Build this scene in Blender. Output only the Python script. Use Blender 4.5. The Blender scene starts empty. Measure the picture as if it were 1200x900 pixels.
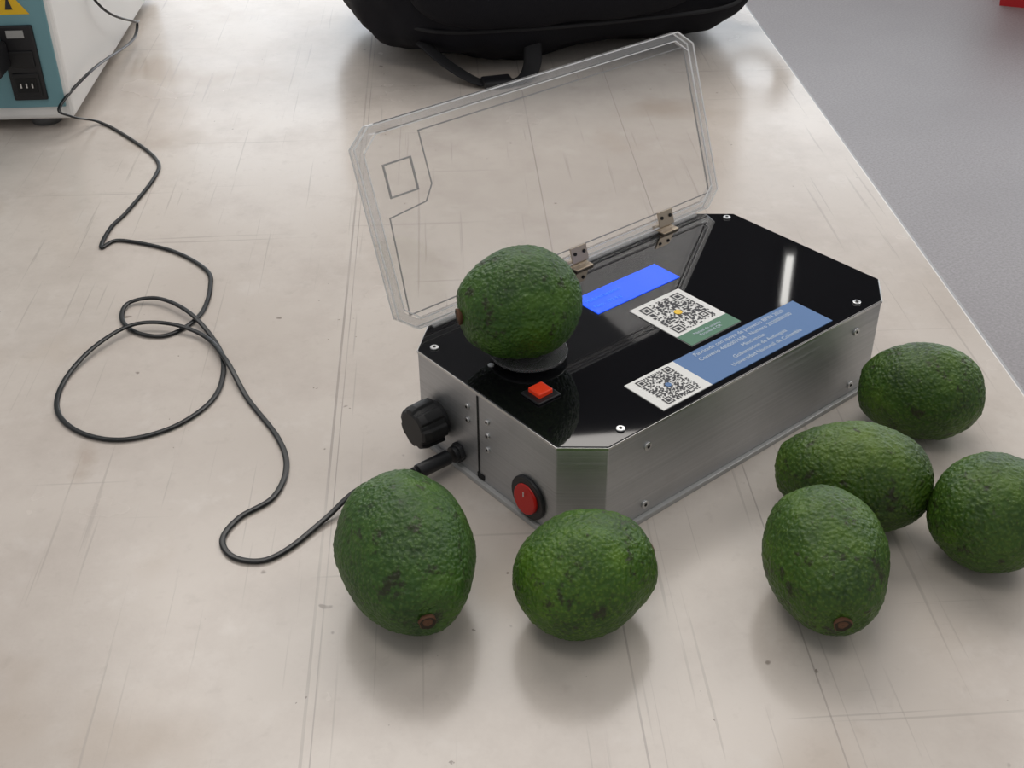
import bpy, bmesh, math, random
from mathutils import Vector, Matrix, noise, Euler
random.seed(4)
scn=bpy.context.scene
try:
    scn.view_settings.view_transform='Standard'; scn.view_settings.look='None'
except Exception: pass
COL=bpy.context.collection

# ------------------------------------------------------------ materials
def mat(name,col=(.5,.5,.5),rough=.5,metal=0,emit=None,es=1,ior=1.45,coat=0,spec=.5):
    m=bpy.data.materials.new(name); m.use_nodes=True
    b=m.node_tree.nodes['Principled BSDF']
    b.inputs['Base Color'].default_value=(*col,1); b.inputs['Roughness'].default_value=rough
    b.inputs['Metallic'].default_value=metal; b.inputs['IOR'].default_value=ior
    b.inputs['Coat Weight'].default_value=coat
    b.inputs['Specular IOR Level'].default_value=spec
    if emit: b.inputs['Emission Color'].default_value=(*emit,1); b.inputs['Emission Strength'].default_value=es
    return m
class N:
    def __init__(s,m): s.t=m.node_tree; s.b=s.t.nodes['Principled BSDF']
    def n(s,ty,**k):
        x=s.t.nodes.new(ty)
        for a,v in k.items(): setattr(x,a,v)
        return x
    def l(s,a,b): s.t.links.new(a,b)
    def coord(s,scale=(1,1,1),rot=(0,0,0),loc=(0,0,0)):
        c=s.n('ShaderNodeTexCoord'); mp=s.n('ShaderNodeMapping'); mp.inputs['Scale'].default_value=scale; mp.inputs['Rotation'].default_value=rot
        mp.inputs['Location'].default_value=loc
        s.l(c.outputs['Object'],mp.inputs['Vector']); return mp.outputs[0]
    def noise(s,vec,scale,detail=4,rough=.5):
        x=s.n('ShaderNodeTexNoise'); x.inputs['Scale'].default_value=scale; x.inputs['Detail'].default_value=detail
        x.inputs['Roughness'].default_value=rough; s.l(vec,x.inputs['Vector']); return x.outputs['Fac']
    def ramp(s,f,stops):
        r=s.n('ShaderNodeValToRGB'); e=r.color_ramp.elements
        while len(e)<len(stops): e.new(.5)
        for i,(p,c) in enumerate(stops):
            e[i].position=p; e[i].color=(*c,1) if len(c)==3 else c
        s.l(f,r.inputs[0]); return r.outputs[0]
    def mix(s,f,a,b,mode='MIX'):
        x=s.n('ShaderNodeMix',data_type='RGBA',blend_type=mode)
        for sock,v in ((x.inputs[0],f),(x.inputs[6],a),(x.inputs[7],b)):
            if isinstance(v,(int,float)): sock.default_value=v
            elif isinstance(v,tuple): sock.default_value=(*v,1)
            else: s.l(v,sock)
        return x.outputs[2]
    def math(s,op,a,b=None,c=None,clamp=False):
        x=s.n('ShaderNodeMath',operation=op); x.use_clamp=clamp
        for i,v in enumerate((a,b,c)):
            if v is None: continue
            if isinstance(v,(int,float)): x.inputs[i].default_value=v
            else: s.l(v,x.inputs[i])
        return x.outputs[0]
    def bump(s,h,strength,dist):
        x=s.n('ShaderNodeBump'); x.inputs['Strength'].default_value=strength; x.inputs['Distance'].default_value=dist
        s.l(h,x.inputs['Height']); s.l(x.outputs[0],s.b.inputs['Normal'])
g=lambda v:(v,v,v)

def m_table():
    m=mat('table_laminate',(.6,.56,.51),.25); q=N(m); v=q.coord()
    c=q.ramp(q.noise(v,2.2,4),[(.3,(.515,.462,.414)),(.7,(.63,.58,.53))])
    c=q.mix(q.ramp(q.noise(v,9,6,.7),[(.45,g(0)),(.70,g(.6))]),c,(.43,.375,.335))
    c=q.mix(q.ramp(q.noise(v,28,4,.6),[(.58,g(0)),(.74,g(.35))]),c,(.64,.60,.56))
    c=q.mix(q.ramp(q.noise(v,90,3,.6),[(.60,g(0)),(.74,g(.28))]),c,(.43,.38,.34))
    c=q.mix(q.ramp(q.noise(v,48,2,.5),[(.755,g(0)),(.78,g(.7))]),c,(.16,.13,.11))
    c=q.mix(q.ramp(q.noise(v,130,2,.5),[(.775,g(0)),(.79,g(.7))]),c,(.16,.13,.11))
    c=q.mix(q.ramp(q.noise(v,6,3,.5),[(.60,g(0)),(.72,g(.55))]),c,(.40,.32,.25))
    # a brownish smear left of the cable
    ln=q.n('ShaderNodeVectorMath',operation='LENGTH'); q.l(q.coord((16,60,1),(0,0,0),(-16*(-.546),-60*(-.121),0)),ln.inputs[0])
    k=q.math('ADD',ln.outputs['Value'],q.math('MULTIPLY',q.noise(v,70,3),.9))
    c=q.mix(q.ramp(k,[(.55,g(.45)),(.99,g(0))]),c,(.36,.28,.22))
    for sc,ro in (((1.6,150,1),0),((110,2,1),.05),((2.2,120,1),.9),((2.5,140,1),-.6),((3,170,1),1.9)):
        vv=q.coord(sc,(0,0,ro))
        c=q.mix(q.ramp(q.noise(vv,1.0,3,.6),[(.67,g(0)),(.705,g(.42))]),c,(.35,.31,.28))
    sep=q.n('ShaderNodeSeparateXYZ'); q.l(q.coord(),sep.inputs[0])
    for v0,w in ((.2365,.0009),(.2315,.0004),(.0535,.0006),(-.05,.0005)):
        d=q.math('ABSOLUTE',q.math('SUBTRACT',sep.outputs[1],v0-.53))
        k=q.math('LESS_THAN',d,w)
        k=q.math('MULTIPLY',k,q.ramp(q.noise(q.coord((4,40,1)),2,3),[(.3,g(.12)),(.6,g(.6))]))
        c=q.mix(k,c,(.25,.22,.2))
    q.l(c,q.b.inputs['Base Color'])
    r=q.ramp(q.noise(v,8,4),[(.3,g(.17)),(.7,g(.28))]); q.l(r,q.b.inputs['Roughness'])
    q.bump(q.noise(v,260,3),.05,.001)
    return m
def m_floor():
    m=mat('floor_lino',(.25,.235,.25),.42); q=N(m); v=q.coord()
    c=q.ramp(q.noise(v,160,3,.7),[(.35,(.225,.204,.204)),(.65,(.31,.282,.284))])
    c=q.mix(q.ramp(q.noise(v,3,4),[(.45,g(0)),(.75,g(.35))]),c,(.20,.18,.18))
    q.l(c,q.b.inputs['Base Color']); return m
def m_avo():
    m=mat('avocado_skin',(.03,.08,.02),.46,spec=.45); q=N(m); v=q.coord()
    info=q.n('ShaderNodeObjectInfo')
    add=q.n('ShaderNodeVectorMath',operation='ADD'); q.l(v,add.inputs[0])
    sc=q.n('ShaderNodeVectorMath',operation='SCALE'); sc.inputs[0].default_value=(1,2,3); q.l(info.outputs['Random'],sc.inputs['Scale']); q.l(sc.outputs[0],add.inputs[1])
    v=add.outputs[0]
    vo=q.n('ShaderNodeTexVoronoi'); vo.feature='SMOOTH_F1'; vo.inputs['Scale'].default_value=480; q.l(v,vo.inputs['Vector'])
    c=q.ramp(q.noise(v,32,4,.6),[(.3,(.016,.048,.005)),(.52,(.033,.088,.007)),(.75,(.078,.158,.009))])
    c=q.mix(q.ramp(vo.outputs['Distance'],[(.1,g(.55)),(.5,g(0))]),c,(.090,.165,.020))
    c=q.mix(1.0,c,info.outputs['Color'],'MULTIPLY')
    c=q.mix(q.ramp(q.noise(v,75,5,.7),[(.57,g(0)),(.65,g(.8))]),c,(.018,.014,.008))
    c=q.mix(q.ramp(q.noise(v,420,2,.5),[(.69,g(0)),(.75,g(.65))]),c,(.022,.015,.008))
    q.l(c,q.b.inputs['Base Color'])
    h=q.math('ADD',q.math('MULTIPLY',vo.outputs['Distance'],-1.0),q.math('MULTIPLY',q.noise(v,800,3),.35))
    q.bump(h,.9,.0011); return m
def m_alu():
    m=mat('brushed_aluminium',(.50,.51,.52),.42,1); q=N(m)
    c=q.ramp(q.noise(q.coord((5,5,900)),1,3),[(.3,(.46,.47,.485)),(.7,(.53,.54,.555))])
    c=q.mix(q.ramp(q.noise(q.coord(),30,5,.7),[(.5,g(0)),(.75,g(.35))]),c,(.37,.37,.38))
    c=q.mix(q.ramp(q.noise(q.coord((20,20,700),(0,.35,0)),1,2,.6),[(.70,g(0)),(.73,g(.4))]),c,(.32,.32,.32))
    q.l(c,q.b.inputs['Base Color'])
    r=q.ramp(q.noise(q.coord((6,6,500)),1,3),[(.3,g(.42)),(.7,g(.52))]); q.l(r,q.b.inputs['Roughness'])
    q.bump(q.noise(q.coord((4,4,1500)),1,2),.03,.0004); return m
def m_clear(name,tint=.94,haze=.03,gl=1.0,hc=.8):
    m=bpy.data.materials.new(name); m.use_nodes=True; t=m.node_tree; t.nodes.clear()
    o=t.nodes.new('ShaderNodeOutputMaterial'); tr=t.nodes.new('ShaderNodeBsdfTransparent'); tr.inputs[0].default_value=(tint,tint,tint,1)
    gs=t.nodes.new('ShaderNodeBsdfGlossy'); gs.inputs['Roughness'].default_value=.04
    df=t.nodes.new('ShaderNodeBsdfDiffuse'); df.inputs[0].default_value=(hc,hc,hc,1)
    fr=t.nodes.new('ShaderNodeFresnel')
    ge=t.nodes.new('ShaderNodeNewGeometry'); mr=t.nodes.new('ShaderNodeMapRange')   # same reflectance on both faces of the sheet
    mr.inputs['To Min'].default_value=1.45; mr.inputs['To Max'].default_value=1/1.45
    t.links.new(ge.outputs['Backfacing'],mr.inputs['Value']); t.links.new(mr.outputs[0],fr.inputs[0])
    m1=t.nodes.new('ShaderNodeMixShader'); m1.inputs[0].default_value=haze
    m2=t.nodes.new('ShaderNodeMixShader')
    mu=t.nodes.new('ShaderNodeMath'); mu.operation='MULTIPLY'; mu.inputs[1].default_value=gl; t.links.new(fr.outputs[0],mu.inputs[0])
    t.links.new(tr.outputs[0],m1.inputs[1]); t.links.new(df.outputs[0],m1.inputs[2])
    t.links.new(mu.outputs[0],m2.inputs[0]); t.links.new(m1.outputs[0],m2.inputs[1]); t.links.new(gs.outputs[0],m2.inputs[2])
    t.links.new(m2.outputs[0],o.inputs[0]); return m
def m_fabric():
    m=mat('black_nylon',(.006,.006,.009),.75,spec=.25); q=N(m); v=q.coord()
    q.bump(q.math('ADD',q.noise(v,900,2),q.noise(v,25,3)),.25,.002); return m

M=dict(table=m_table(),floor=m_floor(),avo=m_avo(),alu=m_alu(),
  stem=mat('stem_brown',(.11,.05,.025),.75),
  stemd=mat('stem_dark',(.03,.02,.01),.8),
  black=mat('gloss_black_acrylic',(.004,.004,.005),.03,ior=1.55,spec=.6),
  rim=m_clear('acrylic_rim',.96,.08,1.2), clear=m_clear('acrylic_sheet',.99,.03,1.2), edge=m_clear('acrylic_edge',.95,.72,.9,.95),
  engr=m_clear('acrylic_engraving',.55,.35,.3,.7), bedge=m_clear('base_acrylic',.85,.5,.8,.75),
  plastic=mat('black_plastic',(.012,.012,.014),.42), rubber=mat('cable_rubber',(.006,.007,.008),.32),
  red=mat('red_button',(.75,.05,.015),.4,emit=(.8,.03,.0),es=.10), redd=mat('red_rocker',(.5,.012,.008),.3),
  steel=mat('screw_steel',(.6,.6,.6),.3,1), dark=mat('dark_gap',(.01,.01,.01),.8),
  paper=mat('label_white',(.70,.70,.68),.55), ink=mat('label_ink',(.03,.03,.035),.6), greyl=mat('rating_label',(.35,.35,.34),.5),
  blue=mat('label_blue',(.06,.15,.34),.5), green=mat('label_green',(.05,.16,.09),.5), yellow=mat('yellow',(.8,.5,.02),.5),
  txt=mat('label_text',(.5,.57,.65),.5), lcd=mat('lcd_backlight',(.0,.02,.3),.25,emit=(.010,.10,1.0),es=1.0),
  lcdt=mat('lcd_text',(.02,.1,.6),.4,emit=(.03,.16,1),es=.95),
  teal=mat('teal_panel',(.16,.32,.36),.5), white=mat('white_casing',(.78,.77,.75),.45),
  foot=mat('rubber_foot',(.12,.12,.12),.7), fabric=m_fabric(), strap=mat('webbing',(.012,.012,.014),.8),
  brass=mat('hinge_metal',(.50,.42,.33),.4,1), disk=m_clear('disk_clear',.72,.08),
  redbin=mat('red_plastic',(.5,.02,.025),.5), tleg=mat('table_leg_paint',(.35,.35,.36),.5,.3), knob=mat('knob',(.009,.009,.01),.5),
  wall=mat('wall_paint_light',(.72,.72,.70),.8), walld=mat('wall_paint_dark',(.10,.10,.11),.8), frame=mat('helper_frame',(.7,.7,.7),.4),
  glow=mat('added_glow',(.5,.5,.5),.3,emit=(.88,.94,1.0),es=2.5), glint_strip=mat('glint_emitter',(.8,.8,.8),.3,emit=(1,.98,.93),es=6))  # emitters for the added glowing panels and the strip mirrored in the top panel

# ------------------------------------------------------------ mesh helpers
def obj(name,me,parent=None,loc=None,rot=None,smooth=False,mats=()):
    o=bpy.data.objects.new(name,me); COL.objects.link(o)
    for x in mats: me.materials.append(x)
    if smooth:
        for p in me.polygons: p.use_smooth=True
    if parent: o.parent=parent
    if loc: o.location=loc
    if rot: o.rotation_euler=rot
    return o
def empty(name,loc=(0,0,0),rot=(0,0,0)):
    o=bpy.data.objects.new(name,None); COL.objects.link(o); o.location=loc; o.rotation_euler=rot; o.empty_display_size=.05; return o
def bm_obj(name,bm,m,parent=None,loc=None,rot=None,bev=0,seg=2,smooth=False):
    bmesh.ops.recalc_face_normals(bm,faces=bm.faces)
    me=bpy.data.meshes.new(name); bm.to_mesh(me); bm.free()
    o=obj(name,me,parent,loc,rot,smooth,[m] if not isinstance(m,(list,tuple)) else m)
    if bev:
        b=o.modifiers.new('bevel','BEVEL'); b.width=bev; b.segments=seg; b.limit_method='ANGLE'; b.angle_limit=math.radians(40)
    return o
def box(name,c,s,m,parent=None,bev=0,rot=None,seg=2):
    bm=bmesh.new(); bmesh.ops.create_cube(bm,size=1)
    for v in bm.verts: v.co=Vector((v.co.x*s[0],v.co.y*s[1],v.co.z*s[2]))
    return bm_obj(name,bm,m,parent,c,rot,bev,seg)
def cyl(name,c,r,h,m,parent=None,axis='z',seg=32,bev=0,r2=None,rot=None):
    bm=bmesh.new(); bmesh.ops.create_cone(bm,cap_ends=True,segments=seg,radius1=r,radius2=r if r2 is None else r2,depth=h)
    R={'z':Matrix(),'x':Matrix.Rotation(math.pi/2,4,'Y'),'y':Matrix.Rotation(math.pi/2,4,'X')}[axis]
    bmesh.ops.transform(bm,matrix=R,verts=bm.verts)
    o=bm_obj(name,bm,m,parent,c,rot,bev)
    for p in o.data.polygons: p.use_smooth=len(p.vertices)==4
    return o
def prism(name,pts,z0,z1,m,parent=None,bev=0,hole=None):
    bm=bmesh.new(); n=len(pts)
    if hole is None:
        a=[bm.verts.new((x,y,z0)) for x,y in pts]; b=[bm.verts.new((x,y,z1)) for x,y in pts]
        bm.faces.new(a[::-1]); bm.faces.new(b)
        for i in range(n): bm.faces.new((a[i],a[(i+1)%n],b[(i+1)%n],b[i]))
    else:
        L=[[bm.verts.new((x,y,z)) for x,y in P] for P in (pts,hole) for z in (z0,z1)]
        for i in range(n):
            j=(i+1)%n
            bm.faces.new((L[0][i],L[0][j],L[1][j],L[1][i])); bm.faces.new((L[2][j],L[2][i],L[3][i],L[3][j]))
            bm.faces.new((L[1][i],L[1][j],L[3][j],L[3][i])); bm.faces.new((L[0][j],L[0][i],L[2][i],L[2][j]))
    return bm_obj(name,bm,m,parent,bev=bev)
def octa(x0,x1,y0,y1,cx,cy):
    return [(x0,y0+cy),(x0+cx,y0),(x1-cx,y0),(x1,y0+cy),(x1,y1-cy),(x1-cx,y1),(x0+cx,y1),(x0,y1-cy)]
def catmull(P,n=10):
    P=[Vector(p) for p in P]; P=[2*P[0]-P[1]]+P+[2*P[-1]-P[-2]]; o=[]
    for i in range(1,len(P)-2):
        a,b,c,d=P[i-1:i+3]
        for k in range(n):
            t=k/n; o.append(.5*((2*b)+(c-a)*t+(2*a-5*b+4*c-d)*t*t+(3*b-a-3*c+d)*t**3))
    o.append(P[-2]); return o
def sweep(name,P,w,h,m,parent=None,seg=12,twin=False):
    bm=bmesh.new(); rings=[]; up=Vector((0,0,1)); ps=None
    for i,p in enumerate(P):
        t=(P[min(i+1,len(P)-1)]-P[max(i-1,0)]).normalized()
        s=t.cross(up)
        if s.length<.15 and ps is not None: s=ps-t*ps.dot(t)
        s.normalize()
        if ps is not None and s.dot(ps)<0: s=-s
        ps=s; u=s.cross(t).normalized(); r=[]
        for k in range(seg):
            a=2*math.pi*k/seg; ww=w; hh=h
            if twin: hh=h*(.55+.45*abs(math.cos(a)))if abs(math.cos(a))<.5 else h
            r.append(bm.verts.new(p+s*math.cos(a)*ww+u*math.sin(a)*hh))
        rings.append(r)
    for a,b in zip(rings,rings[1:]):
        for k in range(seg): bm.faces.new((a[k],a[(k+1)%seg],b[(k+1)%seg],b[k]))
    bm.faces.new(rings[0]); bm.faces.new(rings[-1][::-1])
    return bm_obj(name,bm,m,parent,smooth=True)
def text(name,body,size,m,parent,loc,rot=(0,0,0),align='CENTER'):
    c=bpy.data.curves.new(name,'FONT'); c.body=body; c.size=size; c.align_x=align; c.resolution_u=2; c.extrude=.00005
    t=bpy.data.objects.new(name,c); COL.objects.link(t); bpy.context.view_layer.update()
    me=bpy.data.meshes.new_from_object(t); bpy.data.objects.remove(t)
    me.materials.clear()
    return obj(name,me,parent,loc,rot,mats=[m])
def qr(name,cx,cy,size,z,parent,n=33):
    grid=[[random.random()<.5 for _ in range(n)] for _ in range(n)]
    def finder(a,b,s=7):
        for i in range(-1,s+1):
            for j in range(-1,s+1):
                x,y=a+i,b+j
                if 0<=x<n and 0<=y<n:
                    inn=0<=i<s and 0<=j<s
                    grid[x][y]=inn and (i in(0,s-1) or j in(0,s-1) or (2<=i<s-2 and 2<=j<s-2))
    finder(0,0);finder(n-7,n-7);finder(0,n-7);finder(n-9,3,5)
    bm=bmesh.new(); c=size/n
    for i in range(n):
        for j in range(n):
            if grid[i][j]:
                x=cx-size/2+i*c;y=cy-size/2+j*c
                bm.faces.new([bm.verts.new((x+dx*c,y+dy*c,z)) for dx,dy in ((0,0),(1,0),(1,1),(0,1))])
    return bm_obj(name,bm,M['ink'],parent)

# ------------------------------------------------------------ room
def plane(name,x0,x1,y0,y1,z,m):
    bm=bmesh.new(); bm.faces.new([bm.verts.new(p) for p in ((x0,y0,z),(x1,y0,z),(x1,y1,z),(x0,y1,z))]); return bm_obj(name,bm,m)
plane('floor',-6,8,-6,8,-.75,M['floor'])
wb=empty('wall_back',(5.2*math.cos(math.radians(45)),5.2*math.sin(math.radians(45)),0),(0,0,math.radians(-45)))
box('wall_lower',(0,.10,-.35),(11,.2,.8),M['wall'],wb)
box('wall_upper',(0,.10,3.30),(11,.2,1.9),M['walld'],wb)
for i in range(-4,4):  # unseen framed panels, added to glow for table sheen and back light
    x=i*1.35+.3
    box('glow_panel_%d'%(i+5),(x+.675,.12,1.20),(1.29,.02,2.3),M['glow'],wb)
    box('glow_divider_%d'%(i+5),(x,.08,1.20),(.07,.1,2.3),M['frame'],wb)
box('glow_sill',(0,.05,.06),(10.9,.2,.04),M['frame'],wb); box('glow_head',(0,.05,2.37),(10.9,.12,.05),M['frame'],wb)
wl=empty('panel_glint_helper',wb.location[:],(0,0,math.radians(-45)))  # unseen glowing strip, added to mirror as a bright line in the black top
box('housing',(.89,-.03,2.90),(.07,.05,.36),M['frame'],wl,bev=.005); box('glint_strip',(.89,-.06,2.90),(.035,.02,.30),M['glint_strip'],wl,bev=.004)

ANG=math.atan2(.8076,.59)
tb=empty('work_table',(0,0,0),(0,0,ANG))
box('top',(.5,.53,-.0175),(3.2,1.62,.035),M['table'],tb,bev=.002)
box('edge_band',(.5,-.2805,-.0175),(3.2,.003,.033),M['tleg'],tb)
for i,(a,b) in enumerate(((-1.0,-.2),(2.0,-.2),(-1.0,1.26),(2.0,1.26))):
    box('leg_%d'%(i+1),(a,b,-.3925),(.05,.05,.715),M['tleg'],tb,bev=.003)
for i,b in enumerate((-.2,1.26)): box('rail_%d'%(i+1),(.5,b,-.065),(2.95,.03,.06),M['tleg'],tb,bev=.002)

# ------------------------------------------------------------ device
H=.0756; L=.16; W=.0925
dv=empty('avocado_ripeness_tester')
prism('base_plate',octa(-L-.003,L+.003,-W-.003,W+.003,.025,.022),0,.004,M['bedge'],dv,bev=.0006)
prism('housing',octa(-L,L,-W,W,.0242,.0208),.004,.0735,M['alu'],dv,bev=.0007)
prism('top_panel',octa(-L,L,-W,W,.0242,.0208),.0735,H,M['black'],dv,bev=.0005)
prism('panel_rim',octa(-L-.0004,L+.0004,-W-.0004,W+.0004,.0242,.0208),.0732,H-.0006,M['steel'],dv,
      hole=octa(-L+.0002,L-.0002,-W+.0002,W-.0002,.0242,.0208))
box('seam_1',(-L-.0001,.006,.038),(.0008,.0014,.068),M['dark'],dv)
box('seam_notch',(-L-.0002,.004,.007),(.001,.007,.004),M['dark'],dv)
k=0
for y,z in ((.017,.058),(.017,.047),(-.004,.0565),(-.004,.0455),(-.004,.034)):
    k+=1; cyl('side_screw_%d'%k,(-L-.0005,y,z),.0021,.0016,M['steel'],dv,'x',20,.0004); cyl('side_screw_slot_%d'%k,(-L-.0014,y,z),.0009,.0003,M['dark'],dv,'x',6)
for x,z in ((-.102,.060),(-.101,.012),(.109,.060),(.113,.012)):
    k+=1; cyl('front_screw_%d'%k,(x,-W-.0005,z),.0030,.0018,M['steel'],dv,'y',20,.0005); cyl('front_screw_slot_%d'%k,(x,-W-.0015,z),.0012,.0003,M['dark'],dv,'y',6)
for x,y in ((-.118,-.084),(.119,-.083),(-.150,.066),(.150,.070)):
    k+=1; r=.0030
    cyl('panel_screw_%d'%k,(x,y,H+.0006),r,.0014,M['steel'],dv,'z',20,.0005); cyl('panel_screw_slot_%d'%k,(x,y,H+.0014),r*.4,.0003,M['dark'],dv,'z',6)
box('lcd_screen',(.0075,.0393,H+.0003),(.083,.0265,.0006),M['lcd'],dv)
for j in range(2):
    text('lcd_text_%d'%j,('Madurez aguacate','Peso:  182.4 g')[j],.0046,M['lcdt'],dv,(-.03,.042-.009*j,H+.0008),align='LEFT')
box('label_small',(.0105,-.016,H+.0003),(.050,.061,.0006),M['paper'],dv)
box('label_small_strip',(.0105,-.0395,H+.0007),(.050,.014,.0003),M['green'],dv)
qr('qr_small',.0105,-.0095,.040,H+.0008,dv)
cyl('qr_small_logo',(.0105,-.0095,H+.001),.003,.0004,M['yellow'],dv)
text('strip_text','Manual de usuario\nEscanea el QR',.0036,M['txt'],dv,(.0105,-.0385,H+.00095))
box('label_long_white',(-.061,-.0695,H+.0003),(.045,.036,.0006),M['paper'],dv)
box('label_long_blue',(.0235,-.0695,H+.0003),(.124,.036,.0006),M['blue'],dv)
qr('qr_long',-.061,-.0695,.031,H+.0008,dv)
cyl('qr_long_logo',(-.061,-.0695,H+.001),.0022,.0004,M['blue'],dv)
for j,s in enumerate(('Fabricado con apoyo de proyecto BPIN 2020','Convenio 4600007658 - Numero 2020000100','Minciencias','Gobernacion de Antioquia','Universidad Nacional de Colombia')):
    text('label_text_%d'%j,s,.0050,M['txt'],dv,(.0235,-.0575-.0062*j,H+.0007))
cyl('weighing_disk',(-.107,.017,H+.0045),.0265,.0022,M['disk'],dv,'z',64,.0005)
cyl('weighing_post',(-.107,.017,H+.0015),.010,.0035,M['plastic'],dv)
cyl('panel_hole',(-.134,.024,H+.0004),.0022,.0008,M['steel'],dv)
box('button_base',(-.131,-.0235,H+.0008),(.019,.018,.0016),M['plastic'],dv,bev=.0006)
box('button_cap',(-.1305,-.0225,H+.0028),(.0115,.0115,.0038),M['red'],dv,bev=.0008)
bm=bmesh.new(); seg=72; rings=[]
prof=[(0,.0125),(.004,.0130),(.0045,.0165),(.018,.0160),(.0225,.0145),(.0235,.0118),(.0236,0.0)]
for x,r in prof:
    ring=[]
    for i in range(seg):
        a=2*math.pi*i/seg; rr=r*(1-(.11 if (x>.004 and x<.0232 and math.cos(a*7)>.35) else 0))
        ring.append(bm.verts.new((-x,rr*math.cos(a),rr*math.sin(a))))
    rings.append(ring)
for a,b in zip(rings,rings[1:]):
    for i in range(seg): bm.faces.new((a[i],a[(i+1)%seg],b[(i+1)%seg],b[i]))
bmesh.ops.remove_doubles(bm,verts=bm.verts,dist=1e-6)
bm_obj('rotary_knob',bm,M['knob'],dv,(-L,.050,.031),bev=.0005)
cyl('dc_socket_nut',(-L-.002,.0275,.0145),.0075,.004,M['plastic'],dv,'x',6,.0006)
cyl('dc_socket_ring',(-L-.005,.0275,.0145),.0058,.004,M['plastic'],dv,'x',24,.0005)
cyl('switch_bezel',(-L-.0012,-.0465,.0205),.0158,.0028,M['plastic'],dv,'x',48,.0008)
cyl('switch_rocker',(-L-.0030,-.0465,.0205),.0108,.0036,M['redd'],dv,'x',40,.001,rot=(0,math.radians(7),0))
box('switch_mark_1',(-L-.0055,-.0465,.0250),(.0003,.0007,.0035),M['paper'],dv)
cyl('switch_mark_0',(-L-.0049,-.0465,.0155),.0014,.0003,M['txt'],dv,'x',20)
# lid
TH=1.2348; HY=.0907; HZ=H+.0026
lid=empty('lid',(0,HY,HZ),(TH,0,0)); lid.parent=dv
LO=octa(-.161,.161,0,.1428,.0146,.012)
prism('lid_sheet',LO,-.001,.001,M['clear'],lid)
def ring(name,P,w,z0,z1,m):
    n=len(P); Q=[]
    area=sum(P[i][0]*P[(i+1)%n][1]-P[(i+1)%n][0]*P[i][1] for i in range(n)); sg=1 if area>0 else -1
    for i in range(n):
        a=Vector(P[i-1]);b=Vector(P[i]);c=Vector(P[(i+1)%n])
        d1=(b-a).normalized();d2=(c-b).normalized(); n1=Vector((-d1.y,d1.x))*sg; n2=Vector((-d2.y,d2.x))*sg
        mm=(n1+n2).normalized(); q=b+mm*(w/max(.3,mm.dot(n1))); Q.append((q.x,q.y))
    return prism(name,P,z0,z1,m,lid,hole=Q)
ring('lid_rim',LO,.0062,-.0035,.0035,M['rim'])
ring('lid_edge_front',LO,.0009,.0028,.0037,M['edge'])
ring('lid_edge_rear',LO,.0009,-.0037,-.0028,M['edge'])
ring('lid_edge_inner',octa(-.1548,.1548,.0062,.1366,.0127,.0106),.0007,.0029,.0037,M['edge'])
inner=[(-.1505,.011),(.1525,.011),(.1515,.1305),(-.108,.1305),(-.1075,.093),(-.115,.083),(-.1465,.080)]
ring('lid_engraved_outline',inner,.0009,.001,.0016,M['engr'])
ring('lid_square',[(-.142,.092),(-.1185,.092),(-.1185,.1155),(-.142,.1155)],.0011,.001,.0024,M['engr'])
for i,x in enumerate((.004,.097)):
    box('hinge_leaf_panel_%d'%i,(x,W-.006,H+.0008),(.017,.011,.0016),M['brass'],dv,bev=.0003)
    cyl('hinge_pin_%d'%i,(x,W-.0005,H+.0022),.0022,.018,M['brass'],dv,'x',16)
    box('hinge_leaf_lid_%d'%i,(x,.0065,.0046),(.016,.012,.0014),M['brass'],lid,bev=.0003)
    for j in (-1,1): cyl('hinge_screw_%d_%d'%(i,j),(x+j*.0045,.0075,.0056),.0014,.0008,M['dark'],lid,'z',12)
box('rear_clear_strip',(0,W-.003,H+.0006),(.268,.004,.0012),M['bedge'],dv)

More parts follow.
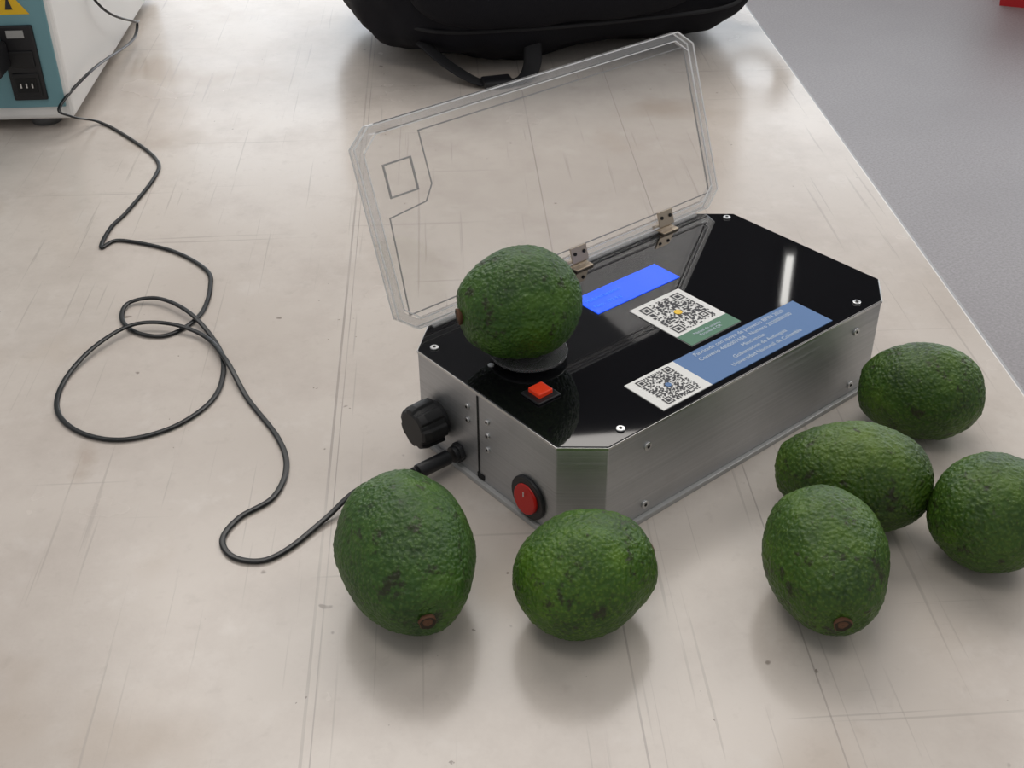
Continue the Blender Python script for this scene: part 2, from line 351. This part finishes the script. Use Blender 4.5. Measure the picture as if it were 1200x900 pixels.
# ------------------------------------------------------------ avocados
def avocado(loc,Lx,D,stemdir,pitch=0,taper=.16,seed=0,roll=0,stem=True,tint=(1,1,1)):
    """long axis = local +X pointing at the stem end"""
    nu,nv=170,210; vs=[];fs=[];mi=[]
    off=Vector((seed*7.3,seed*3.1,seed*1.7))
    for i in range(nu+1):
        t=math.pi*i/nu; ct=math.cos(t); st=math.sin(t)
        x=ct*Lx/2; r=D/2*(st**.95 if st>0 else 0)*(1-taper*ct-.10*taper*ct*ct)/(1+.012)
        if ct>0: r*=1-.05*taper*ct
        for j in range(nv):
            a=2*math.pi*j/nv
            p=Vector((x,r*math.cos(a)*(1+.02*math.sin(seed)),r*math.sin(a)))
            nrm=Vector((p.x/(Lx*Lx),p.y/(D*D),p.z/(D*D))).normalized()
            d=.0014*noise.noise((p+off)*45)+.0004*noise.noise((p+off)*200)+.00060*noise.noise((p+off)*460)
            dim=math.exp(-((Lx/2-x)/.004)**2) if ct>0 else 0
            vs.append(p+nrm*d-Vector((.003*dim,0,0)))
    for i in range(nu):
        for j in range(nv):
            fs.append((i*nv+j,i*nv+(j+1)%nv,(i+1)*nv+(j+1)%nv,(i+1)*nv+j)); mi.append(0)
    if stem:
        b=len(vs); sg=20; pr=[(-.006,.0040),(-.0030,.0050),(-.0018,.0054),(-.0010,.0048),(-.0016,.0030),(-.0010,.0022),(-.0012,0.0003)]
        for x,r in pr:
            for j in range(sg):
                a=2*math.pi*j/sg; rr=r*(1+.22*noise.noise(Vector((math.cos(a)*2,math.sin(a)*2,seed+x*300))))
                vs.append(Vector((Lx/2+x,rr*math.cos(a),rr*math.sin(a))))
        for i in range(len(pr)-1):
            for j in range(sg):
                fs.append((b+i*sg+j,b+(i+1)*sg+j,b+(i+1)*sg+(j+1)%sg,b+i*sg+(j+1)%sg)); mi.append(2 if i in(3,) else 1)
    rz=math.atan2(stemdir[1],stemdir[0])
    R=Matrix.Rotation(rz,3,'Z')@Matrix.Rotation(pitch,3,'Y')@Matrix.Rotation(roll,3,'X')
    vs=[R@v for v in vs]; zmin=min(v.z for v in vs)
    me=bpy.data.meshes.new('avocado'); me.from_pydata([tuple(v) for v in vs],[],fs)
    me.polygons.foreach_set('material_index',mi); me.update()
    o=obj('avocado',me,None,(loc[0],loc[1],loc[2]-zmin-.0002),None,True,[M['avo'],M['stem'],M['stemd']])
    bm=bmesh.new(); bm.from_mesh(me); bmesh.ops.recalc_face_normals(bm,faces=bm.faces); bm.to_mesh(me); bm.free()
    for p in me.polygons: p.use_smooth=True
    o.color=(*tint,1)
    return o
rt=Vector((.769,-.639)); tw=Vector((-.639,-.769))
R_=lambda a,b:(rt*a+tw*b)
avocado((-.113,.021,H+.0056),.085,.0735,R_(-1,.30),math.radians(4),.10,1,tint=(.80,.90,1.0))
avocado((-.264,-.057,0),.110,.080,R_(.30,1),math.radians(6),.10,2,tint=(.92,.98,1.3))
avocado((-.192,-.135,0),.087,.0730,R_(1,-.45),math.radians(-4),.08,3,tint=(1.25,1.22,.9))
avocado((.115,-.147,0),.088,.0690,R_(-1,-.35),math.radians(8),.12,4,stem=False,tint=(1.0,.95,.9))
avocado((.001,-.176,0),.102,.0700,R_(-1,-.42),math.radians(6),.12,5,stem=False,tint=(1.1,.98,.9))
avocado((-.078,-.218,0),.098,.0725,R_(.0,1),math.radians(6),.10,6,tint=(1.05,1.0,.9))
avocado((.036,-.256,0),.080,.0730,R_(.8,-.8),math.radians(0),.06,7,tint=(1.0,.95,.9))

# ------------------------------------------------------------ power cable
z=.0016
pts=[(-.05,.90,.16),(-.017,.892,.09),(.045,.955,.045),(.073,1.013,.025),(.047,.979,.014),(-.066,.825,.046),(-.130,.772,.034),(-.122,.765,.022),(-.089,.778,.003)]
tab=[(-.082,.719),(-.085,.647),(-.105,.608),(-.161,.552),(-.189,.529),(-.213,.497),(-.194,.499),(-.167,.450),(-.160,.397),(-.172,.366),(-.196,.334),(-.219,.320),(-.240,.319),(-.254,.338),(-.254,.365),(-.239,.384),(-.218,.372),(-.209,.335),(-.211,.289),(-.223,.249),(-.251,.213),(-.290,.199),(-.326,.208),(-.346,.236),(-.348,.273),(-.328,.308),(-.293,.333),(-.255,.344),(-.230,.326),(-.216,.293),(-.221,.248),(-.232,.196),(-.240,.139),(-.253,.105),(-.277,.082),(-.305,.078),(-.324,.066),(-.327,.047),(-.315,.032),(-.295,.031)]
zt={17:.0055,16:.005,18:.002,26:.005,27:.006,28:.006,29:.004,30:.0055,15:.003}
pts+= [(x,y,zt.get(i,z)) for i,(x,y) in enumerate(tab)]
pts+=[(-.263,.039,.003),(-.232,.043,.010),(-.208,.0285,.0145),(-.196,.0275,.0145)]
cb=empty('power_cable')
P=catmull(pts,10)
P=[Vector((p.x,p.y,max(p.z,.0014))) for p in P]
sweep('cord',P,.0021,.0014,M['rubber'],cb,12,True)
cyl('plug_body',(-.183,.0275,.0145),.0052,.026,M['plastic'],cb,'x',24,.0006)
cyl('strain_relief',(-.2035,.0275,.0145),.0028,.016,M['plastic'],cb,'x',20,r2=.0045)
for i in range(4): cyl('relief_ring_%d'%i,(-.1985-.0034*i,.0275,.0145),.0045-.0004*i,.0012,M['plastic'],cb,'x',20)

# ------------------------------------------------------------ bench instrument (upper left)
ins=empty('bench_instrument',(-.114,.781,0),(0,0,ANG))
box('casing',(.25,.21,.172),(.50,.42,.32),M['white'],ins,bev=.006,seg=3)
box('rear_panel',(-.0012,.21,.178),(.003,.408,.300),M['teal'],ins,bev=.0006)
box('inlet_frame',(-.004,.040,.078),(.004,.036,.082),M['plastic'],ins,bev=.002)
box('inlet_socket',(-.0065,.040,.055),(.003,.028,.026),M['knob'],ins,bev=.002)
box('inlet_socket_cavity',(-.0082,.040,.055),(.0006,.022,.016),M['dark'],ins,bev=.0002)
for j in (-1,0,1): box('inlet_pin_%d'%(j+1),(-.009,.040+j*.006,.055),(.002,.0016,.005),M['steel'],ins)
box('fuse_drawer',(-.0068,.040,.083),(.003,.026,.018),M['knob'],ins,bev=.001)
box('inlet_rating',(-.0063,.041,.110),(.0006,.018,.008),M['greyl'],ins)
bm=bmesh.new(); bm.faces.new([bm.verts.new(p) for p in ((-.003,.022,.130),(-.003,.062,.130),(-.003,.042,.158))]); bm_obj('warning_triangle',bm,M['yellow'],ins)
bm=bmesh.new(); bm.faces.new([bm.verts.new(p) for p in ((-.0032,.038,.135),(-.0032,.046,.135),(-.0032,.042,.150))]); bm_obj('warning_mark',bm,M['ink'],ins)
for i,(a,b) in enumerate(((.03,.04),(.03,.38),(.47,.04),(.47,.38))): cyl('foot_%d'%(i+1),(a,b,.006),.016,.012,M['foot'],ins,'z',24)
box('mains_plug',(-.028,.064,.090),(.045,.026,.030),M['plastic'],ins,bev=.005)
sweep('mains_lead',catmull([(-.045,.066,.09),(-.06,.068,.115),(-.058,.060,.14),(-.045,.05,.17),(-.035,.04,.22),(.0,.02,.33)],8),.0035,.0035,M['rubber'],ins)

# ------------------------------------------------------------ backpack
bp=empty('backpack',(0,0,0),(0,0,math.atan2(-.41,.91)))
A0,A1,B0,B1,Z1=-.095,.435,.680,1.05,.27
def softbox(name,c,s,m,e=.35,amp=.008,parent=None,seed=0,nu=110,nv=160):
    bm=bmesh.new(); sp=lambda v,k:math.copysign(abs(v)**k,v); rr=[]
    for i in range(nu+1):
        t=-math.pi/2+math.pi*i/nu; r=[]
        for j in range(nv):
            a=2*math.pi*j/nv
            p=Vector((sp(math.cos(t),e)*sp(math.cos(a),e),sp(math.cos(t),e)*sp(math.sin(a),e),sp(math.sin(t),e)))
            q=Vector((p.x*s[0]/2,p.y*s[1]/2,p.z*s[2]/2))
            d=noise.noise(q*9+Vector((seed,0,0)))*amp+noise.noise(q*28+Vector((seed,3,0)))*amp*.45
            q+=p.normalized()*d
            q.z=max(q.z,-s[2]/2)
            r.append(bm.verts.new(q))
        rr.append(r)
    for a,b in zip(rr,rr[1:]):
        for j in range(nv): bm.faces.new((a[j],a[(j+1)%nv],b[(j+1)%nv],b[j]))
    bmesh.ops.remove_doubles(bm,verts=bm.verts,dist=1e-6)
    return bm_obj(name,bm,m,parent,c,smooth=True)
softbox('main_body',((A0+A1)/2,(B0+B1)/2,Z1/2+.001),(A1-A0,B1-B0,Z1),M['fabric'],.50,.014,bp,1)
softbox('front_pocket',((A0+A1)/2-.02,B0+.03,.15),(.38,.10,.18),M['fabric'],.5,.006,bp,5)
def strap(name,P,w,h,m=M['strap']): return sweep(name,catmull(P,8),w,h,m,bp,8)
dx=-.045
strap('side_strap',[(.02+dx,.715,.045),(.05+dx,.690,.02),(.08+dx,.668,.005),(.11+dx,.662,.003),(.135+dx,.666,.004),(.15+dx,.682,.015),(.155+dx,.70,.04)],.011,.002)
box('buckle',(.100+dx,.660,.006),(.036,.024,.010),M['plastic'],bp,bev=.003)
strap('grab_loop',[(.41,.76,.10),(.452,.735,.09),(.476,.745,.06),(.453,.78,.04),(.42,.80,.05)],.014,.004)
strap('seam_piping',[(-.065,.76,.08),(-.02,.700,.062),(.1,.682,.058),(.25,.680,.058),(.36,.690,.060),(.415,.74,.07)],.0025,.0025)
# ------------------------------------------------------------ red bin on the floor
rb=empty('red_storage_bin',(3.53,1.58,-.75),(0,0,.5))
bm=bmesh.new(); bmesh.ops.create_cube(bm,size=1)
for v in bm.verts:
    kx=.16 if v.co.z<0 else .2; v.co=Vector((math.copysign(kx,v.co.x),math.copysign(kx*.8,v.co.y),.30 if v.co.z>0 else 0))
bm.faces.ensure_lookup_table()
tf=max(bm.faces,key=lambda f:f.calc_center_median().z); bmesh.ops.delete(bm,geom=[tf],context='FACES_ONLY')
o=bm_obj('tub',bm,M['redbin'],rb); s=o.modifiers.new('s','SOLIDIFY'); s.thickness=.006
prism('lip',[(-.215,-.175),(.215,-.175),(.215,.175),(-.215,.175)],.29,.305,M['redbin'],rb,hole=[(-.198,-.158),(.198,-.158),(.198,.158),(-.198,.158)])

# ------------------------------------------------------------ light
w=bpy.data.worlds.new('w'); scn.world=w; w.use_nodes=True
w.node_tree.nodes['Background'].inputs[0].default_value=(.86,.86,.87,1); w.node_tree.nodes['Background'].inputs[1].default_value=.46
def area(name,loc,target,sx,sy,p,col):
    l=bpy.data.lights.new(name,'AREA'); l.shape='RECTANGLE'; l.size=sx; l.size_y=sy; l.energy=p; l.color=col
    o=bpy.data.objects.new(name,l); COL.objects.link(o); o.location=loc
    o.rotation_euler=(Vector(target)-Vector(loc)).to_track_quat('-Z','Y').to_euler(); return o
area('ceiling_light_far',(.8,1.4,2.1),(.1,.3,0),1.9,1.2,30,(1,.95,.90))
area('ceiling_light_near',(-.8,-.2,2.1),(0,0,0),1.2,.5,7,(1,.94,.88))
area('side_fill_right',(2.0,-.3,2.0),(0,.5,0),1.4,.8,15,(1,.96,.92))  # added fill that brightens the instrument's right side

# ------------------------------------------------------------ camera
cam=bpy.data.cameras.new('camera'); co=bpy.data.objects.new('camera',cam); COL.objects.link(co)
co.location=(-.5581,-.514,.5266); co.rotation_euler=(.9733,.0074,-.6929)
cam.sensor_width=36; cam.lens=1435.04/1200*36; cam.clip_start=.01
scn.camera=co
